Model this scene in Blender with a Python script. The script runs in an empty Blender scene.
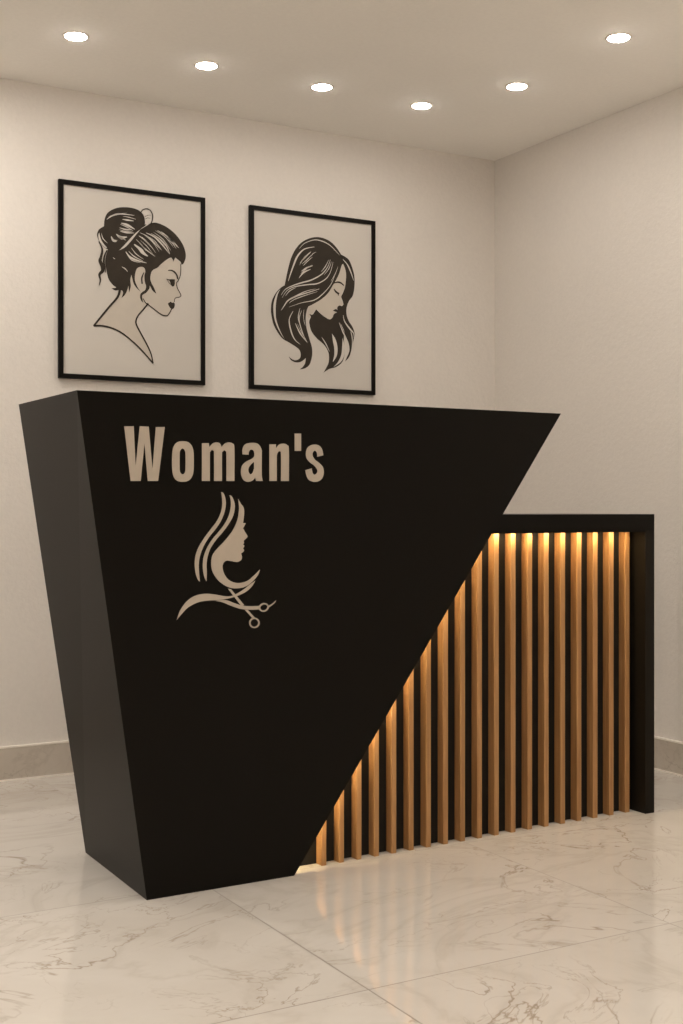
import bpy, bmesh, math
from mathutils import Vector, Matrix

sc = bpy.context.scene
COL = sc.collection

# ---------------------------------------------------------------- room measures (metres)
CAM_H, YAW = 0.95, 0.51875
YB, XR, ZC = 4.409, 3.277, 2.443          # back wall, right wall, ceiling
XL, YN = -2.8, -3.2                       # left wall and the wall behind the camera
SKIRT = 0.119

# ---- drawings and lettering, tenths of a millimetre in their own plane
PORTRAIT_UPDO = {
 'skin': [[(1207,1005),(1511,1148),(1848,1038),(1879,783),(1787,374),(1732,197),(1879,-134),(1879,-220),(1664,-324),(1634,-555),(1511,-764),(1359,-976),(1268,-999),(905,-840),(634,-662),(395,-851),(127,-1265),(145,-1433),(485,-2001),(784,-2775,1),(306,-2295),(-109,-1956),(-462,-1727),(-812,-1596),(-1159,-1542),(-1475,-1565,1),(-870,-809),(-491,-165),(-227,418),(68,783),(724,1015)]],
 'ink': [[(-1090,2061,1),(-1072,2285),(-986,2517),(-812,2676),(-579,2787),(-315,2840),(-50,2849),(187,2809),(335,2725),(437,2596),(473,2402),(461,2260,1),(724,2374),(905,2411),(1146,2364),(1389,2265),(1634,2104),(1818,1923),(1972,1710),(2064,1489),(2089,1291),(2052,1115),(1972,975,1),(1904,957,1),(1891,1042),(1818,1104),(1670,1198,1),(1579,1029,1),(1572,1109),(1511,1183,1),(1420,1151),(1268,1039),(1086,880),(965,754),(814,672),(724,562),(682,332),(736,155),(826,5),(923,-214,1),(778,-113),(700,16),(658,75,1),(646,-39),(526,-202),(407,-280),(365,-345),(377,-457),(407,-584,1),(335,-517),(288,-408),(300,-277),(383,-186),(485,-104),(520,35),(467,200),(455,424),(491,569),(449,695),(335,729),(187,670),(116,534),(80,334),(98,167),(187,-22),(306,-192,1),(127,-39),(33,105),(-21,297),(-50,406,1),(-91,206),(-74,-17),(-139,-258,1),(-156,-108),(-162,4,1),(-215,-197),(-315,-374),(-432,-478,1),(-368,-294),(-391,-212,1),(-491,-187),(-666,-224),(-812,-153,1),(-695,-138),(-625,-109,1),(-754,-31),(-899,134),(-974,350),(-1015,569),(-1044,788),(-1015,1013),(-939,1232,1),(-1044,1277),(-1130,1335),(-1245,1462),(-1320,1592),(-1349,1755),(-1274,1930)],[(1371,-536,1),(1481,-464),(1542,-493),(1615,-482),(1652,-553),(1621,-670),(1554,-727),(1450,-672)],[(1444,320,1),(1542,363),(1646,361,1),(1652,247),(1621,142),(1554,113),(1493,176)]],
 'light': [[(-532,1240,1),(-374,1423),(-109,1709),(127,1959),(365,2142),(556,2270),(700,2399),(724,2572),(664,2763),(544,2834),(395,2777),(353,2716,1),(437,2613),(485,2460),(467,2272,1),(306,2102),(127,1880),(-80,1611),(-298,1375)],[(-1274,1819,1),(-1303,1705),(-1274,1531),(-1159,1376),(-1032,1278,1),(-974,1295,1),(-1101,1421),(-1205,1577)]],
 'ink_strokes': [([(-1286,1496),(-1159,1221),(-1205,939),(-1240,797),(-1159,611),(-1148,445),(-1263,296),(-1228,105),(-1274,-99)],(39,143,19)),([(-974,1212),(-1067,1008),(-1101,783),(-1055,565),(-1044,388)],(39,78,26)),([(1879,984),(1885,784),(1861,541),(1781,350),(1713,241),(1756,56),(1855,-107),(1891,-202),(1818,-265),(1695,-298),(1640,-354),(1627,-464)],(26,32,26)),([(1517,-724),(1456,-854),(1365,-975),(1268,-999),(1116,-965),(905,-840),(634,-662),(496,-577),(395,-427)],(39,45,32)),([(604,-591),(395,-851),(216,-1062),(127,-1265),(151,-1432),(306,-1703),(485,-2001),(634,-2275),(724,-2495),(790,-2786)],(58,58,45)),([(-1481,-1565),(-1159,-1542),(-812,-1596),(-462,-1727),(-109,-1956),(306,-2295),(790,-2786)],(65,58,52)),([(-485,-136),(-567,-439),(-870,-809),(-1159,-1165),(-1481,-1571)],(91,71,65)),([(1377,685),(1511,709),(1646,647),(1732,540),(1762,406)],(19,58,45)),([(1310,371),(1420,341),(1542,357),(1652,362)],(19,52,39)),([(1347,334),(1414,243),(1493,170)],(13,19,13)),([(324,2735),(395,2828),(544,2879),(682,2833),(766,2679),(754,2490),(688,2336),(485,2178),(276,2025),(127,1840),(-80,1571),(-315,1317),(-520,1207)],(39,39,26)),([(-532,1251),(-286,1522),(9,1862),(246,2090),(425,2222),(520,2306)],(26,32,26)),([(473,2583),(574,2640),(712,2667)],(19,19,6)),([(485,2494),(574,2549),(676,2538)],(19,19,6)),([(365,106),(353,330),(437,536)],(52,52,19))],
 'light_strokes': [([(-986,2322),(-754,2488),(-462,2577),(68,2582)],(15,58,9)),([(-391,2389),(-198,2383),(39,2376)],(15,58,9)),([(-444,2244),(-198,2198),(80,2077)],(23,91,14)),([(-503,2070),(-256,2029),(-21,2049)],(13,52,8)),([(-473,1944),(-227,1920),(68,1941)],(13,52,8)),([(-625,1822),(-462,1722),(-215,1765)],(26,104,16)),([(-544,1730),(-432,1675),(-315,1698)],(13,52,8)),([(-823,1723),(-742,1586),(-614,1555)],(23,91,14)),([(-1188,1800),(-1130,1612),(-957,1464)],(8,32,5)),([(276,1975),(604,1852),(905,1600),(1098,1438)],(10,39,6)),([(514,1995),(844,1877),(1146,1625),(1438,1312)],(16,65,10)),([(234,1857),(485,1715),(754,1460)],(15,58,9)),([(965,2128),(1329,1957),(1634,1732),(1805,1566)],(15,58,9)),([(1116,2105),(1450,1884),(1646,1647)],(10,39,6)),([(1025,1868),(1298,1612),(1450,1314)],(11,45,7)),([(56,1524),(276,1377),(413,1239),(592,1138)],(36,143,21)),([(187,1667),(485,1398),(875,1160)],(11,45,7)),([(-268,1227),(-121,1057),(127,957),(532,889)],(19,78,12)),([(-156,1249),(68,1075),(395,949)],(10,39,6)),([(-415,658),(-298,602),(-192,500)],(10,39,6)),([(-754,972),(-707,932),(-666,925)],(6,26,4)),([(1329,1871),(1572,1697),(1707,1522)],(6,26,4)),([(694,2003),(1025,1839),(1268,1580)],(8,32,5)),([(365,1826),(634,1600),(905,1288)],(6,26,4)),([(455,1903),(784,1672),(1025,1357)],(6,26,4)),([(814,2044),(1177,1827),(1499,1433)],(6,26,4)),([(875,2118),(1268,1922),(1603,1557)],(6,26,4)),([(1207,2058),(1542,1825),(1732,1599)],(6,26,4)),([(127,1717),(335,1541),(514,1334)],(10,39,6)),([(-50,1389),(127,1182),(425,1014)],(8,32,5)),([(-198,1094),(-21,932),(306,873)],(8,32,5)),([(-374,2503),(-139,2491),(127,2448)],(6,26,4)),([(-473,2196),(-227,2128),(21,2015)],(8,32,5)),([(-520,2001),(-286,1965),(9,1985)],(6,26,4)),([(-567,1772),(-374,1692),(-256,1637)],(8,32,5)),([(306,1696),(544,1506),(784,1247)],(6,26,4)),([(-928,2412),(-666,2543),(-227,2638)],(5,19,3)),([(-754,1624),(-649,1596),(-579,1603)],(6,26,4)),([(634,1855),(875,1710),(1146,1397)],(6,26,4))],
}
PORTRAIT_LONG = {
 'skin': [[(1386,1673,1),(1252,1380),(1016,979),(682,454),(350,183),(-242,-154,1),(-281,-434),(-176,-599),(-97,-535),(166,-255),(384,-412),(616,-540),(782,-586),(916,-483),(1016,-323),(1151,-179),(1231,-3),(1400,46),(1319,273),(1353,511),(1488,815),(1522,1287),(1474,1506)]],
 'ink': [[(152,2621),(-176,2528),(-502,2339),(-762,2054),(-956,1691),(-1084,1278),(-1181,869),(-1245,589,1),(-1405,490),(-1628,260),(-1787,-37),(-1837,-325),(-1818,-607),(-1736,-942),(-1564,-1237),(-1341,-1484),(-1084,-1609),(-827,-1730),(-613,-1860),(-535,-2028),(-567,-2202),(-730,-2298),(-891,-2279),(-1065,-2174,1),(-956,-2311),(-749,-2385),(-515,-2343),(-307,-2187,1),(-340,-2391),(-437,-2540),(-580,-2651,1),(-340,-2592),(-143,-2437),(-32,-2113),(-32,-1767),(-163,-1371),(-281,-975),(-313,-632),(-274,-341),(-196,-150,1),(54,-21),(384,180),(696,455),(896,752),(1083,1043),(1218,1318),(1312,1590),(1386,1697,1),(1353,1916),(1285,2056,1),(1083,2299),(816,2505),(483,2615)],[(1258,2053,1),(1454,1985),(1657,1858),(1814,1549),(1909,1205),(1909,793),(1827,433),(1657,219),(1542,-84),(1555,-376),(1657,-604),(1827,-827),(1923,-1085),(1882,-1270),(1827,-1480,1),(1827,-1244),(1773,-1042),(1725,-987,1),(1786,-1276),(1793,-1511),(1759,-1772),(1657,-2037),(1474,-2224,1),(1555,-2055),(1678,-1777),(1644,-1486),(1488,-1179),(1440,-1094,1),(1420,-1330),(1454,-1650),(1454,-1908),(1353,-2236),(1083,-2456),(749,-2562),(483,-2727,1),(616,-2517),(722,-2302),(736,-2010),(649,-1782),(483,-1589),(185,-1377),(-45,-1132),(-143,-850),(-150,-712),(-84,-546),(-156,-447,1),(-71,-475),(-6,-465),(73,-360),(159,-238,1),(384,-412),(616,-540),(782,-586),(903,-495),(949,-387),(1016,-323,1),(1097,-282),(1043,-263),(916,-232,1),(1030,-159),(1151,-185,1),(1110,-118),(1151,-33,1),(1231,9,1),(1332,-12),(1407,58,1),(1366,189),(1292,359,1),(1373,512),(1468,743),(1508,993),(1522,1287),(1474,1506),(1373,1707,1)]],
 'light': [[(-1437,419,1),(-1596,234),(-1711,-88),(-1736,-374),(-1698,-712),(-1571,-1044),(-1392,-1327),(-1245,-1506,1),(-1437,-1205),(-1596,-818),(-1634,-536),(-1622,-137),(-1545,210)],[(876,-1150,1),(1030,-1356),(1124,-1671),(1097,-1994),(949,-2236),(909,-2256,1),(976,-1972),(969,-1681),(916,-1451)],[(1359,-1281,1),(1447,-1592),(1440,-1944),(1285,-2246),(936,-2476,1),(1151,-2254),(1299,-1953),(1339,-1599)]],
 'ink_strokes': [([(949,862),(1117,923),(1285,903),(1420,809)],(32,71,39)),([(963,635),(1043,543),(1151,482),(1204,498)],(45,78,39)),([(1137,504),(1171,396)],(45,45,26)),([(1043,555),(1016,506)],(19,19,13)),([(-143,-452),(-58,-486),(-6,-459)],(26,32,19)),([(-405,-213),(-450,-446),(-398,-845)],(19,32,19))],
 'light_strokes': [([(-593,2094),(-359,2325),(86,2504),(483,2476),(796,2351),(1057,2150),(1225,2009)],(10,39,6)),([(73,2225),(-372,2093),(-665,1805),(-827,1474),(-988,1058),(-1084,775)],(18,71,11)),([(-78,2019),(-340,1780),(-567,1527)],(16,65,10)),([(-58,1894),(-274,1671),(-489,1495)],(8,32,5)),([(8,1478),(-274,1365),(-515,1205)],(15,58,9)),([(-97,1324),(-405,1169),(-613,931)],(15,58,9)),([(796,1786),(682,1502),(417,1186),(-45,913),(-502,757),(-891,609),(-1213,438),(-1405,193)],(13,52,8)),([(923,1711),(816,1339),(616,1030),(218,792),(-242,705),(-827,568),(-1149,386),(-1354,101)],(11,45,7)),([(722,1767),(563,1490),(384,1270)],(8,32,5)),([(990,1169),(816,803),(483,426),(86,132),(-502,-31),(-1065,-247)],(10,39,6)),([(298,584),(-176,411),(-697,224),(-1084,20),(-1277,-224),(-1392,-393)],(15,58,9)),([(119,569),(-307,440),(-827,184),(-1117,-11)],(8,32,5)),([(218,473),(-307,285),(-827,70),(-1052,-92)],(8,32,5)),([(-878,-387),(-1046,-743),(-956,-1195),(-794,-1499),(-554,-1667)],(15,58,9)),([(-567,-248),(-645,-599),(-593,-859)],(10,39,6)),([(-775,-855),(-567,-1225),(-255,-1561)],(15,58,9)),([(-684,-866),(-502,-1198),(-307,-1444)],(6,26,4)),([(-489,-329),(-606,-711),(-424,-1273),(-228,-1589)],(10,39,6)),([(-392,-292),(-411,-639),(-326,-927)],(8,32,5)),([(403,-1322),(583,-1554),(756,-1869)],(11,45,7)),([(1204,-683),(1386,-1069),(1569,-1350)],(13,52,8)),([(1272,-725),(1454,-1064)],(6,26,4)),([(1386,-377),(1454,-618),(1691,-895),(1868,-1065),(1882,-1241)],(16,65,10)),([(1373,1860),(1589,1658),(1759,1339),(1868,1054)],(15,58,9)),([(-189,-196),(-255,-489),(-228,-833),(-176,-1118)],(10,39,6)),([(-176,1940),(-424,1697),(-593,1439)],(8,32,5)),([(-19,1811),(-242,1622),(-437,1425)],(8,32,5)),([(-32,1504),(-320,1303),(-541,1099)],(8,32,5)),([(152,2030),(21,1959),(-97,1821)],(6,26,4)),([(849,1721),(736,1437),(509,1148)],(6,26,4)),([(-1213,181),(-1020,397),(-730,554)],(8,32,5)),([(1151,1546),(1003,1211),(816,932)],(6,26,4))],
}
EMBLEM = {
 'hair_strand': [[(-940,-1110,1),(-880,-1131),(-822,-1254),(-804,-1433),(-844,-1625),(-934,-1830),(-1069,-2021),(-1248,-2224),(-1397,-2440),(-1501,-2683),(-1539,-2900),(-1530,-3117),(-1507,-3346,1),(-1574,-3279),(-1633,-3114),(-1657,-2897),(-1633,-2681),(-1545,-2465),(-1397,-2250),(-1219,-2034),(-1054,-1830),(-949,-1625),(-910,-1433),(-919,-1241)],[(-714,-1185,1),(-647,-1212),(-580,-1336),(-555,-1502),(-601,-1708),(-723,-1914),(-889,-2119),(-1069,-2308),(-1219,-2511),(-1299,-2714),(-1329,-2904),(-1323,-3122),(-1329,-3346,1),(-1382,-3257),(-1427,-3093),(-1439,-2902),(-1412,-2712),(-1323,-2496),(-1174,-2280),(-994,-2090),(-828,-1886),(-723,-1680),(-677,-1488),(-677,-1323)]],
 'face_silhouette': [[(-473,-1261,1),(-387,-1405),(-311,-1502),(-295,-1654),(-326,-1889,1),(-243,-1890,1),(-329,-2027,1),(-265,-2125),(-203,-2223),(-234,-2278),(-311,-2340,1),(-302,-2401),(-329,-2429,1),(-289,-2471),(-326,-2531,1),(-299,-2595),(-381,-2663,1),(-357,-2747),(-387,-2829),(-495,-2874),(-647,-2851),(-783,-2834),(-865,-2887),(-895,-2983),(-859,-3135),(-753,-3289),(-586,-3376),(-403,-3395),(-203,-3346),(-33,-3226),(153,-3066,1),(91,-3215),(-64,-3378),(-249,-3497),(-464,-3537),(-677,-3519),(-889,-3422),(-1054,-3280),(-1174,-3099),(-1213,-2907),(-1189,-2716),(-1114,-2595),(-979,-2460),(-798,-2285),(-616,-2066),(-495,-1819),(-449,-1571),(-455,-1405)]],
 'comb_wave': [[(-2141,-4276,1),(-2043,-4025),(-1864,-3804),(-1640,-3676),(-1368,-3635),(-1094,-3665),(-817,-3717),(-608,-3703),(-350,-3585),(-138,-3443),(24,-3346,1),(-67,-3488),(-232,-3623),(-491,-3729),(-770,-3790),(-1048,-3814),(-1277,-3814),(-1549,-3845),(-1820,-3959),(-1998,-4117)]],
 'scissors': [[(-1130,-3823,1),(-817,-3814),(-584,-3894),(-350,-3967),(-114,-3993),(133,-3994,1),(133,-4093,1),(-114,-4091),(-397,-4058),(-678,-3963),(-909,-3869)],[(-757,-3530,1),(-668,-3541,1),(-294,-3961,1),(-378,-3991,1)],[(-289,-4080,1),(-199,-4083,1),(9,-4297,1),(-67,-4310,1)],[(382,-4004,1),(498,-3949),(604,-3871,1),(566,-3943),(411,-4048,1)]],
 'scissor_rings': [[(388,-4003),(391,-4062),(357,-4115),(295,-4148),(222,-4153),(157,-4128),(118,-4080),(115,-4022),(148,-3969),(210,-3936),(283,-3931),(349,-3955)],[(352,-4014),(353,-4052),(326,-4088),(281,-4112),(227,-4116),(181,-4101),(154,-4070),(153,-4032),(179,-3996),(225,-3972),(278,-3968),(325,-3983)],[(133,-4430),(113,-4496),(59,-4542),(-15,-4556),(-88,-4535),(-142,-4484),(-161,-4417),(-142,-4352),(-88,-4306),(-15,-4291),(59,-4312),(113,-4363)],[(95,-4429),(80,-4477),(40,-4511),(-15,-4522),(-69,-4506),(-109,-4468),(-124,-4419),(-109,-4370),(-69,-4336),(-15,-4326),(40,-4341),(80,-4379)]],
}
LETTERS = [
 ('W', [[(-3492,447,1),(-3239,459,1),(-3194,-442,1),(-3095,464,1),(-2856,460,1),(-2764,-513,1),(-2681,458,1),(-2438,466,1),(-2614,-862,1),(-2889,-865,1),(-2972,-11,1),(-3062,-867,1),(-3329,-870,1)]]),
 ('o', [[(-1972,133),(-1801,98),(-1693,-58),(-1672,-364),(-1693,-674),(-1801,-834),(-1972,-875),(-2142,-838),(-2240,-681),(-2261,-375),(-2240,-71),(-2142,89)],[(-1976,-57),(-1921,-103),(-1904,-202),(-1904,-538),(-1921,-638),(-1976,-682),(-2032,-639),(-2049,-541),(-2049,-205),(-2032,-106)]]),
 ('m', [[(-1464,98,1),(-1268,103,1),(-1255,12,1),(-1172,94),(-1071,129),(-974,107),(-921,20,1),(-842,102),(-731,137),(-620,108),(-566,-12),(-566,-841,1),(-798,-843,1),(-798,-179),(-820,-98),(-855,-79),(-895,-120),(-908,-181),(-908,-845,1),(-1137,-847,1),(-1137,-166),(-1155,-94),(-1190,-79),(-1225,-120),(-1238,-188),(-1238,-848,1),(-1464,-850,1)]]),
 ('a', [[(-351,-169,1),(-351,-27),(-275,97),(-94,142),(88,118),(193,-14),(202,-178),(202,-669),(234,-833,1),(29,-835,1),(11,-753,1),(-71,-828),(-207,-858),(-333,-798),(-396,-636),(-365,-453),(-252,-342),(-94,-266),(-26,-203),(-26,-101),(-62,-49),(-125,-50),(-162,-104),(-171,-173,1)],[(-26,-354,1),(-116,-429),(-171,-511),(-171,-593),(-125,-653),(-62,-611),(-26,-509,1)]]),
 ('n', [[(409,114,1),(608,119,1),(608,28,1),(687,113),(812,145),(934,106),(981,-17),(981,-825,1),(742,-827,1),(742,-146),(719,-72),(677,-77),(640,-148),(631,-251),(631,-828,1),(409,-831,1)]]),
 ("'", [[(1140,411,1),(1339,416,1),(1339,-42,1),(1140,-46,1)]]),
 ('s', [[(2000,-141,1),(1807,-187,1),(1797,-82),(1749,-28),(1692,-63),(1682,-147),(1749,-251),(1870,-332),(1981,-436),(2014,-582),(1966,-739),(1845,-824),(1701,-838),(1558,-785),(1486,-673),(1453,-528,1),(1653,-474,1),(1677,-587),(1730,-641),(1797,-598),(1807,-522),(1725,-419),(1582,-325),(1486,-214),(1472,-68),(1534,67),(1677,137),(1845,129),(1956,35)]]),
]
EXPO = -0.09
LENS_E = 116.0
UP = 100
FILL_LAMPS = [(.79, 3.92, 6.5, 180), (2.76, 2.50, 9, 175), (2.76, 1.9, 5, 175), (.3, 3.6, 9, 160), (-.1, 3.0, 7, 125), (1.1, 2.0, 3, 115), (2.0, 1.7, 2.2, 115), (1.2, .9, 2.5, 115), (2.3, .5, 2.2, 115), (.1, 1.3, 3, 115)]  # some carry on the downlight rows, the rest are added fill

# ---------------------------------------------------------------- materials
def new_mat(name):
    m = bpy.data.materials.new(name); m.use_nodes = True
    nt = m.node_tree; nt.nodes.clear()
    out = nt.nodes.new('ShaderNodeOutputMaterial')
    b = nt.nodes.new('ShaderNodeBsdfPrincipled')
    nt.links.new(b.outputs[0], out.inputs[0])
    return m, nt, b

def nd(nt, kind, **kw):
    n = nt.nodes.new(kind)
    for k, v in kw.items(): setattr(n, k, v)
    return n

def mth(nt, op, a, b=None, c=None):
    n = nd(nt, 'ShaderNodeMath', operation=op)
    for i, v in enumerate((a, b, c)):
        if v is None: continue
        if isinstance(v, (int, float)): n.inputs[i].default_value = v
        else: nt.links.new(v, n.inputs[i])
    return n.outputs[0]

def noise(nt, vec, scale, detail=4, rough=.5, dist=0.0):
    n = nd(nt, 'ShaderNodeTexNoise')
    n.inputs['Scale'].default_value = scale; n.inputs['Detail'].default_value = detail
    n.inputs['Roughness'].default_value = rough; n.inputs['Distortion'].default_value = dist
    if vec is not None: nt.links.new(vec, n.inputs['Vector'])
    return n

def ramp(nt, fac, stops):
    r = nd(nt, 'ShaderNodeValToRGB')
    e = r.color_ramp.elements
    while len(e) < len(stops): e.new(.5)
    for el, (p, c) in zip(e, stops): el.position = p; el.color = (*c, 1)
    nt.links.new(fac, r.inputs[0])
    return r.outputs[0]

def mixc(nt, fac, a, b, mode='MIX'):
    n = nd(nt, 'ShaderNodeMix', data_type='RGBA', blend_type=mode)
    if isinstance(fac, (int, float)): n.inputs[0].default_value = fac
    else: nt.links.new(fac, n.inputs[0])
    for i, v in ((6, a), (7, b)):
        if isinstance(v, tuple): n.inputs[i].default_value = (*v, 1)
        else: nt.links.new(v, n.inputs[i])
    return n.outputs[2]

def bump(nt, b, h, strength, dist):
    n = nd(nt, 'ShaderNodeBump')
    n.inputs['Strength'].default_value = strength; n.inputs['Distance'].default_value = dist
    nt.links.new(h, n.inputs['Height']); nt.links.new(n.outputs[0], b.inputs['Normal'])

def plain(name, col, rough=.5, spec=.5, var=0.04, vscale=30, bump_s=0.0, bump_scale=200, metal=0):
    m, nt, b = new_mat(name)
    tc = nd(nt, 'ShaderNodeTexCoord')
    n = noise(nt, tc.outputs['Object'], vscale)
    lo = tuple(c * (1 - var) for c in col); hi = tuple(min(1, c * (1 + var)) for c in col)
    nt.links.new(ramp(nt, n.outputs[0], [(.3, lo), (.7, hi)]), b.inputs['Base Color'])
    b.inputs['Roughness'].default_value = rough
    b.inputs['Specular IOR Level'].default_value = spec
    b.inputs['Metallic'].default_value = metal
    if bump_s:
        n2 = noise(nt, tc.outputs['Object'], bump_scale, 3)
        bump(nt, b, n2.outputs[0], bump_s, .002)
    return m

def emit(name, col, strength):
    m, nt, b = new_mat(name)
    b.inputs['Base Color'].default_value = (*col, 1)
    b.inputs['Emission Color'].default_value = (*col, 1)
    b.inputs['Emission Strength'].default_value = strength
    return m

def marble(name, base, dark, vein, tile=None, rough=.07, vscale=1.0, stretch=(1, 1.0, 1), spec=.5, vamt=1.0):
    m, nt, b = new_mat(name)
    tc = nd(nt, 'ShaderNodeTexCoord')
    geo = nd(nt, 'ShaderNodeNewGeometry')
    pos = geo.outputs['Position']
    vec = pos
    grout = None
    if tile:
        sx, sy, ox, oy, w = tile
        sep = nd(nt, 'ShaderNodeSeparateXYZ'); nt.links.new(pos, sep.inputs[0])
        fx = mth(nt, 'DIVIDE', mth(nt, 'SUBTRACT', sep.outputs[0], ox), sx)
        fy = mth(nt, 'DIVIDE', mth(nt, 'SUBTRACT', sep.outputs[1], oy), sy)
        ix = mth(nt, 'FLOOR', fx); iy = mth(nt, 'FLOOR', fy)
        def edge(f, s):
            fr = mth(nt, 'FRACT', f)
            d = mth(nt, 'MULTIPLY', mth(nt, 'MINIMUM', fr, mth(nt, 'SUBTRACT', 1.0, fr)), s)
            return mth(nt, 'LESS_THAN', d, w / 2)
        grout = mth(nt, 'MAXIMUM', edge(fx, sx), edge(fy, sy))
        off = nd(nt, 'ShaderNodeCombineXYZ')
        nt.links.new(mth(nt, 'MULTIPLY', ix, 3.17), off.inputs[0])
        nt.links.new(mth(nt, 'MULTIPLY', iy, 5.31), off.inputs[1])
        nt.links.new(mth(nt, 'ADD', mth(nt, 'MULTIPLY', ix, 1.7), mth(nt, 'MULTIPLY', iy, 2.9)), off.inputs[2])
        add = nd(nt, 'ShaderNodeVectorMath', operation='ADD')
        nt.links.new(pos, add.inputs[0]); nt.links.new(off.outputs[0], add.inputs[1])
        vec = add.outputs[0]
    mp = nd(nt, 'ShaderNodeMapping'); nt.links.new(vec, mp.inputs[0])
    mp.inputs['Scale'].default_value = stretch
    mp.inputs['Rotation'].default_value = (0, 0, .22)
    v = mp.outputs[0]
    def veins(scale, width, dist, seed):
        sh = nd(nt, 'ShaderNodeVectorMath', operation='ADD'); nt.links.new(v, sh.inputs[0])
        sh.inputs[1].default_value = (seed, seed * 2.1, seed * .7)
        n = noise(nt, sh.outputs[0], scale, 5, .55, dist)
        d = mth(nt, 'ABSOLUTE', mth(nt, 'SUBTRACT', n.outputs[0], .5))
        k = mth(nt, 'SUBTRACT', 1.0, mth(nt, 'DIVIDE', d, width)); 
        k = mth(nt, 'MAXIMUM', k, 0.0)
        return mth(nt, 'POWER', k, 1.6)
    mask1 = noise(nt, v, 2.2 * vscale, 3); mask2 = noise(nt, v, 3.1 * vscale, 3, .5, .4)
    v1 = mth(nt, 'MULTIPLY', veins(1.9 * vscale, .013, 1.9, 0.0), ramp(nt, mask1.outputs[0], [(.44, (0, 0, 0)), (.64, (1, 1, 1))]))
    v2 = mth(nt, 'MULTIPLY', veins(3.6 * vscale, .012, 1.5, 7.3), ramp(nt, mask2.outputs[0], [(.46, (0, 0, 0)), (.66, (1, 1, 1))]))
    v3 = mth(nt, 'MULTIPLY', veins(1.5 * vscale, .045, 1.6, 3.9), .2)
    tot = mth(nt, 'MINIMUM', mth(nt, 'MULTIPLY', mth(nt, 'ADD', mth(nt, 'ADD', v1, mth(nt, 'MULTIPLY', v2, .7)), v3), vamt), 1.0)
    cloud = noise(nt, v, 1.8 * vscale, 6, .6, .5)
    c0 = ramp(nt, cloud.outputs[0], [(.3, dark), (.62, base)])
    fine = noise(nt, v, 14 * vscale, 5, .7)
    c0 = mixc(nt, .10, c0, ramp(nt, fine.outputs[0], [(.35, dark), (.65, base)]))
    c1 = mixc(nt, mth(nt, 'MULTIPLY', tot, .85), c0, vein)
    if grout is not None:
        c1 = mixc(nt, mth(nt, 'MULTIPLY', grout, .75), c1, (.17, .14, .11))
        r = mth(nt, 'ADD', rough, mth(nt, 'MULTIPLY', grout, .4)); nt.links.new(r, b.inputs['Roughness'])
    else:
        b.inputs['Roughness'].default_value = rough
    b.inputs['Specular IOR Level'].default_value = spec
    nt.links.new(c1, b.inputs['Base Color'])
    return m

def plaster(name, col, bs=.35):
    m, nt, b = new_mat(name)
    geo = nd(nt, 'ShaderNodeNewGeometry')
    n = noise(nt, geo.outputs['Position'], 2.0, 4, .6)
    n2 = noise(nt, geo.outputs['Position'], 70, 4, .6)
    lo = tuple(c * .965 for c in col)
    c = ramp(nt, n.outputs[0], [(.3, lo), (.7, col)])
    c = mixc(nt, .10, c, ramp(nt, n2.outputs[0], [(.35, tuple(x * .72 for x in col)), (.65, col)]))
    nt.links.new(c, b.inputs['Base Color'])
    b.inputs['Roughness'].default_value = .85; b.inputs['Specular IOR Level'].default_value = .25
    bump(nt, b, n2.outputs[0], bs, .004)
    return m

def wood(name):
    m, nt, b = new_mat(name)
    tc = nd(nt, 'ShaderNodeNewGeometry')
    mp = nd(nt, 'ShaderNodeMapping'); nt.links.new(tc.outputs['Position'], mp.inputs[0])
    mp.inputs['Scale'].default_value = (60, 60, 3.0)
    n = noise(nt, mp.outputs[0], 1.0, 5, .6, .4)
    mp2 = nd(nt, 'ShaderNodeMapping'); nt.links.new(tc.outputs['Position'], mp2.inputs[0])
    mp2.inputs['Scale'].default_value = (260, 260, 6.0)
    n2 = noise(nt, mp2.outputs[0], 1.0, 3, .6)
    c = ramp(nt, n.outputs[0], [(.28, W_LO), (.5, W_MID), (.72, W_HI)])
    c = mixc(nt, .18, c, ramp(nt, n2.outputs[0], [(.35, (.10, .045, .016)), (.65, W_HI)]))
    nt.links.new(c, b.inputs['Base Color'])
    b.inputs['Roughness'].default_value = .42; b.inputs['Specular IOR Level'].default_value = .4
    return m

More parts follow.
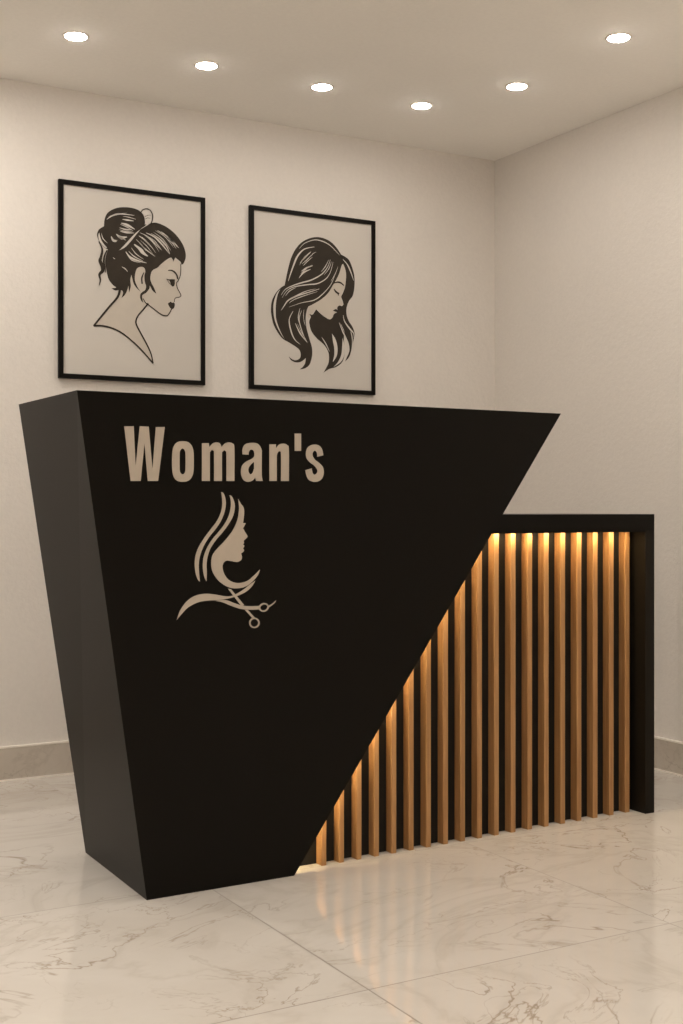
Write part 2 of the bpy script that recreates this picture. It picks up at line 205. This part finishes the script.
W_LO, W_MID, W_HI = (.29, .145, .052), (.385, .20, .078), (.47, .26, .11)
WARM = (1.0, .935, .86)
M = dict(
    wall=plaster('wall plaster', (.76, .715, .665)),
    wall_low_bounce=plaster('wall plaster darkened against bounce', (.40, .365, .325)),  # unseen wall, darkened to cut the light bounced onto desk and slats
    ceil=plaster('ceiling paint', (.93, .905, .86), .12),
    floor=marble('polished marble tiles', (.64, .60, .55), (.575, .53, .475), (.33, .265, .20),
                 tile=(.802, .80, 1.283, 2.14, .0035), rough=.04, stretch=(.92, 1.12, 1)),
    skirt=marble('skirting marble', (.58, .52, .45), (.50, .44, .37), (.30, .245, .19), rough=.3, vscale=2.2, vamt=1.3),
    bead_toplight=plain('pale edge bead with top light', (.86, .80, .72), .4),
    black=plain('satin black laminate', (.0062, .0051, .0037), .38, .10, .05, 6, .05, 600),
    black_sheen=plain('satin black laminate with painted sheen', (.0115, .0093, .0066), .42, .12, .05, 6, .05, 600),  # same laminate, its reflection put into a lighter base colour
    backing=plain('matt black backing board', (.0085, .0068, .005), .6, .3),
    wood=wood('oak slats'),
    letter=plain('champagne metal letters', (.455, .39, .32), .45, .4, .03, 40, .06, 900),
    frame=plain('black frame lacquer', (.006, .0048, .0035), .45, .1),
    paper=plain('print paper', (.61, .57, .52), .7, .3, .012, 9),
    skin=plain('printed skin tone', (.555, .50, .43), .7, .3, .02, 20),
    ink=plain('printed ink', (.030, .022, .014), .7, .3, .1, 30),
    trimw=plain('white downlight trim', (.75, .69, .62), .5),
    lens=emit('downlight lens', WARM, LENS_E),
    led=emit('warm led strip', (1.0, .74, .40), 105.0),
    led_slant=emit('warm led strip on the slant', (1.0, .77, .44), 62.0),
)

# ---------------------------------------------------------------- mesh helpers
def link(name, me, parent=None, label=None):
    o = bpy.data.objects.new(name, me); COL.objects.link(o)
    if parent is not None: o.parent = parent
    if label: o['label'] = label
    return o

def world_loc(o):
    v = Vector((0, 0, 0))
    while o is not None: v += o.location; o = o.parent
    return v

def finish(name, bm, mats, parent=None, label=None, smooth=False):
    """bm is in world coordinates; the object's origin goes to the middle of its base"""
    vs = [v.co for v in bm.verts]
    lo = Vector([min(v[i] for v in vs) for i in range(3)]); hi = Vector([max(v[i] for v in vs) for i in range(3)])
    c = Vector(((lo.x + hi.x) / 2, (lo.y + hi.y) / 2, lo.z))
    bmesh.ops.translate(bm, verts=bm.verts, vec=-c)
    me = bpy.data.meshes.new(name); bm.to_mesh(me); bm.free()
    for m in (mats if isinstance(mats, (list, tuple)) else [mats]): me.materials.append(m)
    if smooth:
        for p in me.polygons: p.use_smooth = True
    o = link(name, me, parent, label)
    o.location = c - (world_loc(parent) if parent is not None else Vector((0, 0, 0)))
    return o

def box(bm, x0, x1, y0, y1, z0, z1, mi=0):
    v = [bm.verts.new((x, y, z)) for x in (x0, x1) for y in (y0, y1) for z in (z0, z1)]
    for f in ((0, 1, 3, 2), (4, 6, 7, 5), (0, 4, 5, 1), (2, 3, 7, 6), (0, 2, 6, 4), (1, 5, 7, 3)):
        bm.faces.new([v[i] for i in f]).material_index = mi

def prism(bm, pts, y0, y1, mi=0):
    """pts: (x, z) outline, extruded from y0 to y1"""
    a = [bm.verts.new((x, y0, z)) for x, z in pts]; b = [bm.verts.new((x, y1, z)) for x, z in pts]
    n = len(pts)
    fs = [bm.faces.new(a), bm.faces.new(b[::-1])]
    for i in range(n): fs.append(bm.faces.new([a[i], b[i], b[(i + 1) % n], a[(i + 1) % n]]))
    for f in fs: f.material_index = mi

def norm(bm): bmesh.ops.recalc_face_normals(bm, faces=bm.faces)

def bevel(bm, w=.0015, seg=2):
    norm(bm)
    bmesh.ops.bevel(bm, geom=[e for e in bm.edges if e.calc_face_angle(0) > .5], offset=w, segments=seg, profile=.6, affect='EDGES')

def bevbox(name, dims, mat, parent=None, w=.0015, label=None):
    bm = bmesh.new(); box(bm, *dims); bevel(bm, w)
    return finish(name, bm, mat, parent, label)

def tag(o, label, cat, group=None):
    o['label'] = label; o['category'] = cat
    if group: o['group'] = group
    return o

def empty(name, loc):
    o = bpy.data.objects.new(name, None); COL.objects.link(o); o.location = loc; o.empty_display_size = .1
    return o

def struct(o): o['kind'] = 'structure'; return o

# smooth closed loops: Catmull-Rom between points, sharp at points flagged 1
def smooth_loop(pts, n=5, closed=True):
    N = len(pts); out = []
    for i in range(N if closed else N - 1):
        p1, p2 = pts[i], pts[(i + 1) % N]
        p0 = pts[i - 1] if (closed or i > 0) else p1
        p3 = pts[(i + 2) % N] if (closed or i + 2 < N) else p2
        c1 = len(p1) > 2; c2 = len(p2) > 2
        if c1 and c2: out.append((p1[0], p1[1])); continue
        if c1: p0 = p1
        if c2: p3 = p2
        for k in range(n):
            t = k / n
            o = []
            for a in (0, 1):
                m1 = (p2[a] - p0[a]) / 2; m2 = (p3[a] - p1[a]) / 2
                t2, t3 = t * t, t ** 3
                o.append((2*t3 - 3*t2 + 1) * p1[a] + (t3 - 2*t2 + t) * m1 + (-2*t3 + 3*t2) * p2[a] + (t3 - t2) * m2)
            out.append(tuple(o))
    if not closed: out.append((pts[-1][0], pts[-1][1]))
    return out

def stroke_loop(pts, w, n=5):
    """tapered stroke around a centre line; w = widths at start, middle, end"""
    c = smooth_loop(pts, n, False); L = len(c); l, r = [], []
    for i, (x, z) in enumerate(c):
        a = c[max(i - 1, 0)]; b = c[min(i + 1, L - 1)]
        dx, dz = b[0] - a[0], b[1] - a[1]; q = math.hypot(dx, dz) or 1
        t = i / (L - 1)
        ww = (w[0] + (w[1] - w[0]) * math.sin(t * math.pi / .999 / 1) if False else
              (w[0] + (w[1] - w[0]) * min(1, t * 2.2) if t < .5 else w[1] + (w[2] - w[1]) * max(0, (t - .5) * 2) ** 1.3)) / 2
        l.append((x - dz / q * ww, z + dx / q * ww)); r.append((x + dz / q * ww, z - dx / q * ww))
    return l + r[::-1]

def flat_shape(loops, thick, mi, bm, ox, oz, y, unit=1e-4, shrink=0.0):
    """fill closed (x, z) loops (inner ones are holes) and give them a thickness towards the viewer side (-y)"""
    cu = bpy.data.curves.new('outline', 'CURVE'); cu.dimensions = '2D'; cu.fill_mode = 'BOTH'; cu.extrude = thick / 2; cu.offset = -shrink
    for lp in loops:
        s = cu.splines.new('POLY'); s.points.add(len(lp) - 1); s.use_cyclic_u = True
        for q, (x, z) in zip(s.points, lp): q.co = (x * unit, z * unit, 0, 1)
    o = bpy.data.objects.new('outline', cu); COL.objects.link(o)
    dg = bpy.context.evaluated_depsgraph_get(); dg.update()
    me = bpy.data.meshes.new_from_object(o.evaluated_get(dg), depsgraph=dg)
    me.transform(Matrix.Translation((ox, y - thick / 2, oz)) @ Matrix.Rotation(math.pi / 2, 4, 'X'))
    n0 = len(bm.faces); bm.from_mesh(me); bm.faces.ensure_lookup_table()
    for f in bm.faces[n0:]: f.material_index = mi
    COL.objects.unlink(o); bpy.data.objects.remove(o); bpy.data.curves.remove(cu); bpy.data.meshes.remove(me)

# ---------------------------------------------------------------- room shell
T = .12
bm = bmesh.new(); box(bm, XL - T, XR + T, YN - T, YB + T, -.1, 0); norm(bm); struct(finish('floor', bm, M['floor']))
bm = bmesh.new(); box(bm, XL - T, XR + T, YN - T, YB + T, ZC, ZC + .1); norm(bm); struct(finish('ceiling', bm, M['ceil']))
for nm, d in (('wall_back', (XL - T, XR + T, YB, YB + T, 0, ZC)), ('wall_right', (XR, XR + T, YN, YB, 0, ZC)),
              ('wall_left', (XL - T, XL, YN, YB, 0, ZC)), ('wall_front', (XL - T, XR + T, YN - T, YN, 0, ZC))):
    bm = bmesh.new(); box(bm, *d); norm(bm); struct(finish(nm, bm, M['wall_low_bounce'] if nm == 'wall_left' else M['wall']))

def skirting(name, a, b, inward):
    """marble skirting from a to b with a pale bead along its top and foot"""
    bm = bmesh.new()
    x0, x1 = sorted((a[0], b[0])); y0, y1 = sorted((a[1], b[1]))
    def strip(t, z0, z1, mi):
        X0, X1, Y0, Y1 = x0, x1, y0, y1
        if inward[0] > 0: X1 = x0 + t
        elif inward[0] < 0: X0 = x1 - t
        elif inward[1] < 0: Y0 = y1 - t
        else: Y1 = y0 + t
        box(bm, X0, X1, Y0, Y1, z0, z1, mi)
    strip(.012, .0, SKIRT - .006, 0); strip(.0135, SKIRT - .006, SKIRT, 1); strip(.016, 0, .005, 1)  # top strip's paleness paints light from above; foot strip is a real bead
    norm(bm)
    return struct(finish(name, bm, [M['skirt'], M['bead_toplight']]))
skirting('baseboard_back', (XL, YB), (XR, YB), (0, -1))
skirting('baseboard_right', (XR, YN), (XR, YB - .0165), (-1, 0))
skirting('baseboard_left', (XL, YN), (XL, YB - .0165), (1, 0))

# ---------------------------------------------------------------- reception desk
YP, YK = 2.941, 3.372                     # front of the low counter, back of the desk
ZT = 1.2255
XA, XB, XC, XD = 1.1093, 1.5135, 2.4015, .9345   # front panel corners: foot left, foot right, top right, top left
def left_x(z): return XA + (XD - XA) * z / ZT
def right_x(z): return XB + (XC - XB) * z / ZT
def front_y(x): return 2.8926 + .0115 * (x - XA)
desk = empty('reception_desk', (1.87, 3.15, 0))
tag(desk, 'black reception desk with slanted front panel, lettering and backlit wooden slats', 'reception desk')

def hexa(bm, front, back, mi=0):
    """solid between two outlines given as 3D corner lists"""
    a = [bm.verts.new(p) for p in front]; b = [bm.verts.new(p) for p in back]; n = len(a)
    fs = [bm.faces.new(a), bm.faces.new(b[::-1])] + [bm.faces.new([a[i], b[i], b[(i + 1) % n], a[(i + 1) % n]]) for i in range(n)]
    for f in fs: f.material_index = mi
SP = .02
fp = [(XA + SP, 0), (XB, 0), (XC, ZT), (XD + SP, ZT)]
bm = bmesh.new(); hexa(bm, [(x, front_y(x), z) for x, z in fp], [(x, front_y(x) + .018, z) for x, z in fp]); norm(bm)
panel = finish('front_panel', bm, M['black'], desk, 'tall slanted black front panel')
bm = bmesh.new()
hexa(bm, [(XA, front_y(XA), 0), (XA + SP, front_y(XA + SP), 0), (XD + SP, front_y(XD + SP), ZT), (XD, front_y(XD), ZT)],
     [(XA + .007, YK + .004, 0), (XA + SP + .007, YK + .004, 0), (XD + SP - .006, YK - .006, ZT), (XD - .006, YK - .006, ZT)]); norm(bm)
finish('side_panel', bm, M['black'], desk)
IN = .035                                  # the cabinet behind the panel sits this far inside its slanted edge
bm = bmesh.new()
prism(bm, [(left_x(0) + .022, 0), (right_x(0) - IN, 0), (right_x(ZT - .02) - IN, ZT - .02), (left_x(ZT - .02) + .022, ZT - .02)], YP, YK - .01); norm(bm)
finish('cabinet', bm, M['backing'], desk)
bm = bmesh.new()
prism(bm, [(left_x(ZT - .02) + .02, ZT - .02), (right_x(ZT - .02) - IN, ZT - .02), (right_x(ZT) - IN, ZT), (left_x(ZT) + .02, ZT)], YP, YK - .006); norm(bm)
finish('top_board', bm, M['black'], desk)

# low counter: top, right end panel, backing board, slats
Z1, Z0 = .9292, .8775
XE, XI = 2.8008, 2.7635
def cut(z, g=0.0): return right_x(z) - IN + g       # the cabinet's slanted face
bm = bmesh.new(); prism(bm, [(cut(Z0), Z0), (XE, Z0), (XE, Z1), (cut(Z1), Z1)], YP, YK); box(bm, cut(Z0) + .01, XI, YP, YP + .004, Z0 - .003, Z0 + .002); norm(bm)
finish('counter_top', bm, M['black'], desk)
bevbox('end_panel', (XI, XE, YP, YK, 0, Z0), M['black_sheen'], desk, .001)
def slat_y(x): return 2.939 + .0405 * (x - 1.616)
SD = .030
bk = [(cut(0), 0), (XI, 0), (XI, Z0), (cut(Z0), Z0)]
bm = bmesh.new(); hexa(bm, [(x, slat_y(x) + SD, z) for x, z in bk], [(x, slat_y(x) + SD + .018, z) for x, z in bk]); norm(bm)
finish('backing_board', bm, M['backing'], desk)
SLAT_X = [1.6173, 1.6723, 1.7280, 1.7844, 1.8416, 1.8996, 1.9582, 2.0177, 2.0778, 2.1387, 2.2003, 2.2627, 2.3258, 2.3896, 2.4542, 2.5195, 2.5856, 2.6524, 2.7199]
GAP = .006
def zc(x): return min(Z0 - .0005, (x + IN - GAP - XB) / (XC - XB) * ZT)
for i, xl in enumerate(SLAT_X):
    w = .0150 + .0042 * i / 18
    # the slat is cut along the cabinet's slanted face, or stops under the counter top
    x1 = xl + w
    if zc(xl) >= Z0 - .0006: pts = [(xl, .0), (x1, .0), (x1, Z0 - .0005), (xl, Z0 - .0005)]
    elif zc(x1) < Z0 - .0006: pts = [(xl, .0), (x1, .0), (x1, zc(x1)), (xl, zc(xl))]
    else:
        xm = XB + (XC - XB) * (Z0 - .0005) / ZT - IN + GAP
        pts = [(xl, .0), (x1, .0), (x1, Z0 - .0005), (xm, Z0 - .0005), (xl, zc(xl))]
    bm = bmesh.new(); hexa(bm, [(x, slat_y(x), z) for x, z in pts], [(x, slat_y(x) + SD, z) for x, z in pts]); bevel(bm, .0009, 1)
    finish('slat', bm, M['wood'], desk)

# led strips: one on the back of the front panel along its slanted edge, one under the counter top
za, zb = .02, Z0 - .012
st = [(right_x(za) - .022, za), (right_x(za) - .012, za), (right_x(zb) - .012, zb), (right_x(zb) - .022, zb)]
bm = bmesh.new()
hexa(bm, [(x, front_y(x) + .018, z) for x, z in st], [(x, front_y(x) + .0205, z) for x, z in st]); norm(bm)
finish('led_strip', bm, M['led_slant'], desk, 'warm light strip along the slanted edge')
bm = bmesh.new(); box(bm, cut(Z0) + .03, XI - .05, YP + .006, YP + .016, Z0 - .002, Z0); norm(bm)
finish('led_strip', bm, M['led'], desk, 'warm light strip under the counter top')

# lettering and emblem, raised on the front panel
def on_panel(bm):
    for v in bm.verts: v.co.y += front_y(v.co.x)
EMT = dict(hair_strand=.0010, face_silhouette=.0010, comb_wave=.0010, scissors=.0013)
for ch, loops in LETTERS:
    bm = bmesh.new(); flat_shape([smooth_loop(l) for l in loops], .0012, 0, bm, 1.4, 1.1, 0, shrink=.0006)
    on_panel(bm); finish('apostrophe' if ch == "'" else 'letter', bm, M['letter'], panel)
for nm in ('hair_strand', 'face_silhouette', 'comb_wave', 'scissors'):
    groups = [[l] for l in EMBLEM[nm]] if nm == 'hair_strand' else [EMBLEM[nm]]
    for g in groups:
        bm = bmesh.new()
        for k, l in enumerate(g): flat_shape([smooth_loop(l)], EMT[nm] + .0003 * k, 0, bm, 1.4, 1.1, 0, shrink=.0004)
        if nm == 'scissors':
            r = [smooth_loop(l) for l in EMBLEM['scissor_rings']]
            flat_shape(r[0:2], .0024, 0, bm, 1.4, 1.1, 0); flat_shape(r[2:4], .0024, 0, bm, 1.4, 1.1, 0)
        on_panel(bm); finish(nm, bm, M['letter'], panel)

# ---------------------------------------------------------------- framed prints on the back wall
def framed_print(x0, x1, z0, z1, art, ox, oz, label):
    root = empty('framed_print', ((x0 + x1) / 2, YB, z0)); tag(root, label, 'picture')
    bt, d = .0165, .016
    bm = bmesh.new()
    o = [(x0, z0), (x1, z0), (x1, z1), (x0, z1)]; i = [(x0 + bt, z0 + bt), (x1 - bt, z0 + bt), (x1 - bt, z1 - bt), (x0 + bt, z1 - bt)]
    for k in range(4):
        j = (k + 1) % 4; prism(bm, [o[k], o[j], i[j], i[k]], YB - d, YB)
    bmesh.ops.remove_doubles(bm, verts=bm.verts, dist=1e-5)
    norm(bm)
    finish('frame', bm, M['frame'], root)
    y = YB - .010
    bm = bmesh.new(); box(bm, x0 + bt, x1 - bt, y, YB - .002, z0 + bt, z1 - bt); norm(bm)
    sheet = finish('print_sheet', bm, M['paper'], root, 'off-white printed sheet')
    bm = bmesh.new(); k = 0
    def lay(loop, mi):
        flat_shape([loop], .0002, mi, bm, ox, oz, y - lay.h)
    lay.h = .0001
    for l in art['skin']: lay(smooth_loop(l), 0)
    lay.h = .0005
    for l in art['ink']: lay(smooth_loop(l), 1)
    lay.h = .0009
    for l in art['light']: lay(smooth_loop(l), 2)
    for s, w in art['light_strokes']: lay(stroke_loop(s, w), 2)
    lay.h = .0013
    for s, w in art['ink_strokes']: lay(stroke_loop(s, w), 1)
    finish('portrait_drawing', bm, [M['skin'], M['ink'], M['paper']], sheet, 'dark ink drawing of a woman')
framed_print(1.3555, 1.9180, 1.4100, 2.1155, PORTRAIT_UPDO, 1.632, 1.76,
             'black framed ink portrait of a woman with hair in a bun, above the desk')
framed_print(2.1050, 2.6670, 1.4060, 2.1115, PORTRAIT_LONG, 2.380, 1.757,
             'black framed ink portrait of a woman with long loose wavy hair')

# ---------------------------------------------------------------- recessed downlights
def revolve(bm, prof, n=40, mi=0):
    rings = [[bm.verts.new((r * math.cos(2*math.pi*k/n), r * math.sin(2*math.pi*k/n), z)) for k in range(n)] if r > 1e-6 else [bm.verts.new((0, 0, z))] for r, z in prof]
    for a, b in zip(rings, rings[1:]):
        for k in range(n):
            k2 = (k + 1) % n
            if len(a) == 1: bm.faces.new([a[0], b[k2], b[k]])
            elif len(b) == 1: bm.faces.new([a[k], a[k2], b[0]])
            else: bm.faces.new([a[k], a[k2], b[k2], b[k]])
RING = [(.034, -.0005), (.034, -.0025), (.0365, -.0035), (.0405, -.0028), (.0425, -.0005)]
LENS = [(0, -.0075), (.010, -.0074), (.020, -.0068), (.028, -.0058), (.0325, -.0042), (.0335, -.0005)]
def ring_mesh(prof, smooth=True):
    bm = bmesh.new(); revolve(bm, prof); norm(bm); return bm
LIGHTS = [(1.257, 3.898, 'leftmost recessed downlight in the ceiling, above the bun portrait'),
          (1.7236, 3.938, 'second recessed downlight from the left, in the row along the back wall'),
          (2.1669, 3.936, 'third recessed downlight from the left, above the long-haired portrait'),
          (2.5891, 3.936, 'lowest recessed downlight in the photo, nearest the ceiling corner'),
          (2.7643, 3.588, 'recessed downlight second from the right, between corner light and rightmost one'),
          (2.7580, 3.056, 'rightmost recessed downlight, in the ceiling along the right wall')]
proto = None
for x, y, lab in LIGHTS:
    if proto is None:
        root = empty('recessed_downlight', (x, y, ZC))
        parts = []
        for nm, prof, mat in (('trim_ring', RING, M['trimw']), ('lens', LENS, M['lens'])):
            bm = ring_mesh(prof); me = bpy.data.meshes.new(nm); bm.to_mesh(me); bm.free(); me.materials.append(mat)
            for p in me.polygons: p.use_smooth = True
            parts.append(link(nm, me, root))
        proto = root
    else:
        root = proto.copy(); COL.objects.link(root); root.location = (x, y, ZC)
        for c in parts:
            d = c.copy(); COL.objects.link(d); d.parent = root
    tag(root, lab, 'ceiling light', 'recessed ceiling downlights')

# ---------------------------------------------------------------- unseen lamps added to fill the room with light
def area(name, loc, size, power, col=WARM, rot=(0, 0, 0)):
    l = bpy.data.lights.new(name, 'AREA'); l.shape = 'DISK'; l.size = size; l.energy = power; l.color = col
    o = bpy.data.objects.new(name, l); COL.objects.link(o); o.location = loc; o.rotation_euler = rot
    return o
area('ceiling_fill', (-.6, -.6, 1.75), .35, UP, rot=(math.pi, 0, 0))  # added behind the camera only to brighten the ceiling
for x, y, p, sp in FILL_LAMPS: area('fill_lamp', (x, y, ZC - .02), .09, p).data.spread = math.radians(sp)

# ---------------------------------------------------------------- camera, world, colour
cam = bpy.data.cameras.new('camera'); co = bpy.data.objects.new('camera', cam); COL.objects.link(co)
cam.sensor_width = 36; cam.lens = 44.516; cam.shift_y = -.00444; cam.clip_start = .05
co.location = (0, 0, CAM_H); co.rotation_euler = (math.pi / 2, 0, -YAW)
sc.camera = co
w = bpy.data.worlds.new('world'); sc.world = w; w.use_nodes = True
w.node_tree.nodes['Background'].inputs[0].default_value = (.5, .45, .4, 1); w.node_tree.nodes['Background'].inputs[1].default_value = .05
sc.view_settings.view_transform = 'Standard'; sc.view_settings.look = 'None'
sc.view_settings.exposure = EXPO
try:
    sc.cycles.use_denoising = True
    sc.cycles.max_bounces = 10; sc.cycles.diffuse_bounces = 6
    sc.cycles.sample_clamp_indirect = 8
except Exception: pass
